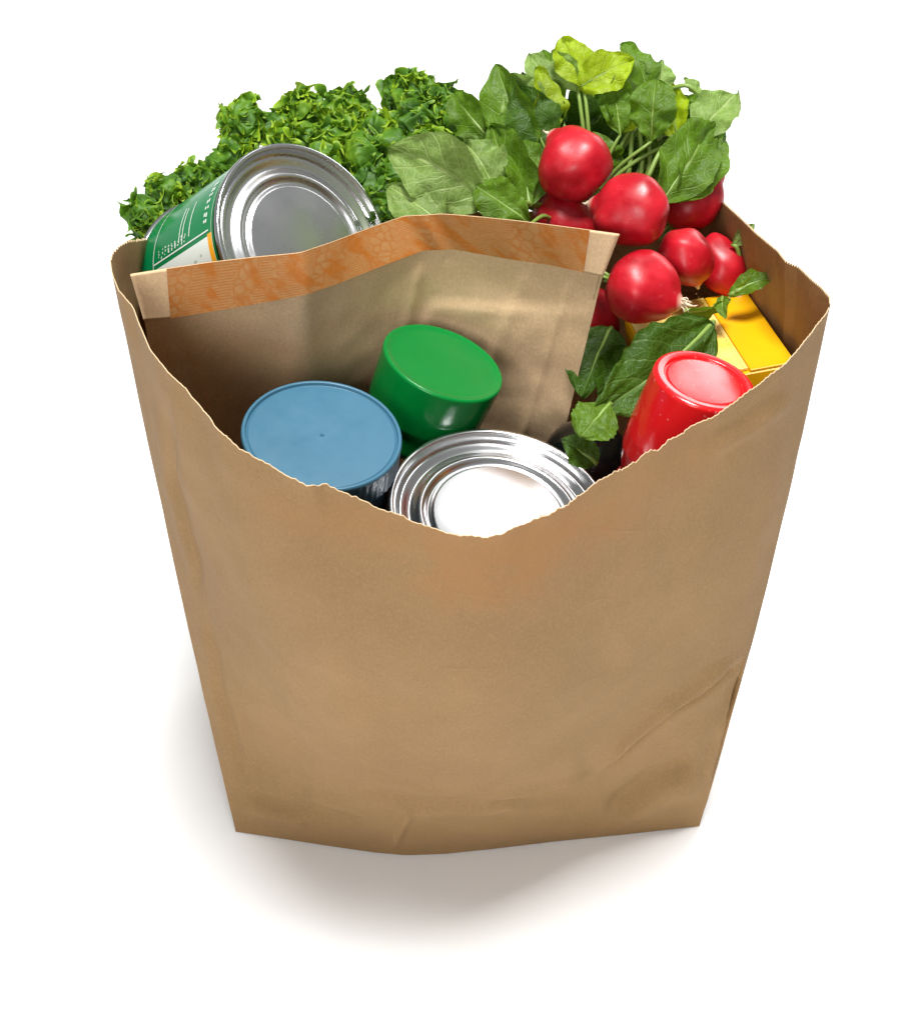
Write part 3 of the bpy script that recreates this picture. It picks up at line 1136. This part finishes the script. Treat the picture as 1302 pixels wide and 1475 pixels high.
gl((893, 194, .888), (884, 118, .885), 24, 'leaf_mid', roll=.15, bend=.05, cup=.2, prof=prof_round, stem_to=KN)
gl((888, 188, .890), (926, 150, .885), 18, 'leaf_yellow', roll=-.2, cup=.2)
gl((938, 204, .878), (944, 112, .87), 35, 'leaf_mid', roll=-.1, bend=.12, cup=-.18, prof=prof_round, stem_to=KN)
gl((976, 200, .888), (968, 118, .885), 26, 'leaf_yellow', roll=-.5, bend=.05, cup=.2, stem_to=KN)
gl((952, 292, .858), (1040, 158, .872), 45, 'leaf_mid', roll=.15, bend=.05, cup=.12, prof=prof_oval, wave=.08, stem_to=(890, 290, .89))
gl((978, 290, .862), (1042, 172, .878), 38, 'leaf_mid', roll=.35, bend=.05, cup=.2, wave=.1)
gl((1002, 200, .878), (1062, 128, .880), 34, 'leaf_pale', roll=-.35, bend=.08, cup=.25, wave=.12)
gl((1010, 138, .882), (986, 110, .882), 10, 'leaf_pale', roll=.5, cup=.2, stem_to=(965, 128, .885))
gl((975, 195, .876), (955, 250, .868), 14, 'leaf_pale', roll=.5, cup=.3, stem_to=(930, 262, .865))
gl((1030, 230, .89), (1040, 252, .89), 8, 'leaf_mid', roll=.5, cup=.2)
# leaves and petioles deeper in the bunch
for i in range(70):
    x0, y0 = random.uniform(700, 990), random.uniform(190, 310)
    a = random.uniform(-.5, .5) + (x0 - 850) / 300
    ln = random.uniform(60, 105)
    d0 = random.uniform(.893, .95)
    if y0 - ln < 105:
        ln = y0 - 105
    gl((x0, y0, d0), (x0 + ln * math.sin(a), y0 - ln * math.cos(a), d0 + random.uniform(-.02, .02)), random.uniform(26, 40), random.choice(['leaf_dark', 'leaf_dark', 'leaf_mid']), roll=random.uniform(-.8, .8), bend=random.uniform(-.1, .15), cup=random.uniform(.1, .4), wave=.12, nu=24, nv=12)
for i in range(3):
    x0 = random.uniform(880, 960)
    pts = [atd(x0 * .5 + 440, 300, .90), atd(x0, 240, .893), atd(x0 + random.uniform(-12, 12), random.uniform(165, 200), .893)]
    o = tube('leaf_stem', curve_pts(pts, 10), np.linspace(.0019, .0012, 10), M['stem'], gr, 8)
    o.matrix_parent_inverse = inv

# loose leaves round the carton and the red cap
t = thing('radish_leaf', 'lobed dark green radish leaf hanging down beside the red cap', 'leaf', atd(1000, 480, .80))
o = leaf(t, 'leaf', (1030, 462, .812), (852, 598, .788), 60, 'leaf_dark', roll=-.15, bend=.05, cup=.12, prof=prof_lobed, wave=.06, teeth=.06, side=-.03, nu=64, nv=26)
o.matrix_parent_inverse = Matrix.Translation(-t.location)
o = leaf(t, 'leaf', (880, 580, .786), (836, 630, .776), 36, 'leaf_mid', roll=.2, bend=.10, cup=-.12, prof=prof_round, wave=.06, teeth=.06, nu=36, nv=20)
o.matrix_parent_inverse = Matrix.Translation(-t.location)
t = thing('radish_leaf', 'added dark leaves behind the sack edge, standing in for the shade of the gap', 'leaf', atd(850, 520, .86))
for a_ in [((880, 470, .872), (838, 575, .862), 46, 'leaf_dark', .3), ((905, 500, .868), (865, 590, .858), 44, 'leaf_dark', -.4)]:  # dark leaves added to blacken the gap in place of its shade
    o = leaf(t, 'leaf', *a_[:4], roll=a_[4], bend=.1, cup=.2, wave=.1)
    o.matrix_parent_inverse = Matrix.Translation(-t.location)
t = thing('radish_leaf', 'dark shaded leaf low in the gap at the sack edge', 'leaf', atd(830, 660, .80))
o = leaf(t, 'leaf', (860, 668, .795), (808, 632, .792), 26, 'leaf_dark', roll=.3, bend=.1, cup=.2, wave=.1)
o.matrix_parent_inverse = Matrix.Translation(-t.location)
t = thing('radish_leaf', 'curled green sprig lying across the yellow carton', 'leaf', atd(1010, 445, .83))
for a_ in [((985, 448, .836), (1050, 425, .836), 13, 'leaf_mid', .9), ((1040, 428, .838), (1046, 462, .826), 11, 'leaf_mid', .2), ((1050, 425, .842), (1116, 402, .842), 17, 'leaf_mid', -.5), ((1060, 420, .84), (1090, 395, .846), 12, 'leaf_yellow', .6)]:
    o = leaf(t, 'leaf', a_[0], a_[1], a_[2], a_[3], roll=a_[4], bend=.18, cup=.35, wave=.15)
    o.matrix_parent_inverse = Matrix.Translation(-t.location)
t = thing('radish_leaf', 'small pale folded leaf against the right inner wall', 'leaf', atd(1060, 350, .87))
o = leaf(t, 'leaf', (1054, 352, .868), (1084, 322, .868), 13, 'leaf_pale', roll=.3, bend=.1, cup=.5, wave=.1, stem_to=(1066, 380, .875))
o.matrix_parent_inverse = Matrix.Translation(-t.location)


# ------------------------------------------------------------------ kale
def kale_leaf(parent, inv, x, y, rx, ry, d, count, bright=0.):
    """a tightly curled leaf: a crumpled blade, with its frilled margin winding over it as ruffled ribbons"""
    c = atd(x, y, d)
    s = d / FPX
    A_, B_, C_ = rx * s * .92, (rx + ry) / 2 * s * .80, ry * s * .92

    def dome(q):
        return c + RT * q[0] * A_ + UP * q[1] * C_ - FW * q[2] * B_
    V, F, T = [], [], []
    nh = 8
    hv = np.linspace(0, 1, nh)
    for q in range(max(6, int(count / 7.5))):
        while True:
            u0 = unit(rng.normal(size=3))
            if u0[2] > -.3:
                break
        tdir = unit(np.cross(u0, rng.normal(size=3)))
        arc = rng.uniform(1.2, 2.2)
        depth = rng.uniform(.70, 1.0)
        n = int(arc * .5 * (A_ + C_) * depth / .00042) + 36
        H = rng.uniform(.0075, .0125)
        lam = rng.uniform(.0085, .0135)
        wb, j1, j2, j3, j4 = rng.uniform(0, 6.3, 5)
        base = .34 + rng.normal() * .12 + bright
        pts = []
        for a in np.linspace(-arc / 2, arc / 2, n):
            v = u0 * math.cos(a) + tdir * math.sin(a) + np.cross(u0, tdir) * .28 * math.sin(2.6 * a + wb)
            pts.append(unit(v) * depth)
        path = np.array([dome(p) for p in pts])
        tang = np.gradient(path, axis=0)
        ln = np.linalg.norm(tang, axis=1)
        S_ = np.cumsum(ln)
        tang = tang / ln[:, None]
        lean = rng.normal(size=3) * .45
        k0 = len(V)
        for i in range(n):
            p = pts[i]
            o = unit(RT * p[0] / A_ + UP * p[1] / C_ - FW * p[2] / B_)
            o = unit(o + lean + UP * .15)
            o = unit(o - tang[i] * (o @ tang[i]))
            b = np.cross(tang[i], o)
            sw = S_[i] / lam * 2 * math.pi
            sw = sw + .9 * math.sin(sw * .37 + j3)
            endf = min(1, i / 12, (n - 1 - i) / 12)
            Hh = H * (.75 + .25 * math.sin(sw * .5 + j2)) * (.35 + .65 * endf)
            side = .50 * lam * hv ** 1.2 * math.sin(sw + j1) + .20 * lam * hv ** 2 * math.sin(2.7 * sw + j2) + .0010 * hv ** 2 * math.sin(S_[i] / .0021 * 6.283 + j4)
            along = .22 * lam * hv ** 1.6 * math.sin(2 * sw + 2 * j1)
            tooth = abs((S_[i] / .0026 + j3) % 1 - .5) * 2
            tooth2 = abs((S_[i] / .0061 + j4) % 1 - .5) * 2
            tip = Hh * (hv - hv ** 4 * (.20 * tooth + .26 * tooth2) - .25 * hv ** 3 * abs(math.sin(sw + j1)))
            V.extend(path[i] + o * (tip - .3 * H)[:, None] + b * side[:, None] + tang[i] * along[:, None])
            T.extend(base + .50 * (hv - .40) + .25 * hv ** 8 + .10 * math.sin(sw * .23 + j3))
        F += grid_faces(n, nh, k0)
    # the crumpled blade: folds that overhang one another
    k0 = len(V)
    nu, nv = 150, 76
    off3 = Vector(tuple(c * 170))
    f1 = .5 * (A_ + C_) / .0080
    for i in range(nu):
        for j in range(nv):
            t_, p_ = 2 * math.pi * i / nu, math.pi * j / (nv - 1)
            q = Vector((math.sin(p_) * math.cos(t_), math.cos(p_), math.sin(p_) * math.sin(t_)))
            wq = q * f1 * .55 + off3
            warp = mnoise.noise_vector(wq)
            r1 = 1 - 2 * abs(mnoise.noise(wq + warp * .5))
            r2 = 1 - 2 * abs(mnoise.noise(wq * 2.3 + off3))
            big = mnoise.noise(q * 1.7 + off3)
            k_ = .74 + .16 * big + .15 * r1 + .075 * r2
            qq = np.array(q) * k_ + np.array(mnoise.noise_vector(wq * 1.3 + Vector((9, 4, 2)))) * .17 + np.array(mnoise.noise_vector(wq * 3.1)) * .06
            V.append(dome(qq))
            T.append(.22 + bright + .18 * r1 + .10 * r2 + .1 * big)  # shading put into the colour: valleys of the folds darker, ridges lighter
    F += grid_faces(nu, nv, k0, True)
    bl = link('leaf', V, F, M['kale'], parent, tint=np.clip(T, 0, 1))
    bl.matrix_parent_inverse = inv
    p0 = c - UP * ry * s * 1.3 + FW * .01
    tube('stem', curve_pts([p0, c - UP * ry * s * .4, c + UP * ry * s * .45], 10), np.linspace(.004, .001, 10), M['kale_stem'], bl, 8)
    return bl


kl = thing('kale_bunch', 'bunch of curly green kale along the back of the bag behind the green-labelled tin', 'kale', atd(450, 330, .93))
kinv = Matrix.Translation(-Vector(kl.location))
for a_ in [(208, 312, 30, 36, .905, 110, -.04), (243, 280, 36, 34, .93, 120, .0), (286, 264, 36, 34, .945, 120, .02), (203, 366, 18, 30, .888, 60, -.15), (236, 322, 36, 32, .92, 80, -.1),
           (352, 182, 38, 46, .965, 140, .04), (345, 228, 36, 36, .955, 90, .0), (316, 246, 32, 32, .952, 80, .0), (398, 190, 34, 34, .97, 100, .02), (440, 162, 38, 40, .972, 130, .10), (500, 168, 42, 40, .97, 140, .08), (428, 205, 44, 36, .955, 120, .12),
           (486, 208, 46, 40, .95, 130, .14), (470, 235, 44, 34, .935, 110, .12), (525, 228, 34, 44, .928, 110, .06), (545, 196, 34, 40, .962, 100, .04),
           (592, 142, 46, 46, .985, 140, .0), (638, 158, 38, 40, .985, 130, -.02), (658, 196, 32, 42, .965, 120, -.02), (600, 190, 46, 42, .962, 130, -.08), (565, 220, 38, 40, .94, 110, .04),
           (535, 272, 30, 42, .915, 80, -.08), (548, 302, 26, 34, .885, 70, -.12), (625, 220, 46, 36, .945, 120, .0), (585, 250, 40, 34, .92, 90, -.06)]:
    kale_leaf(kl, kinv, *a_)
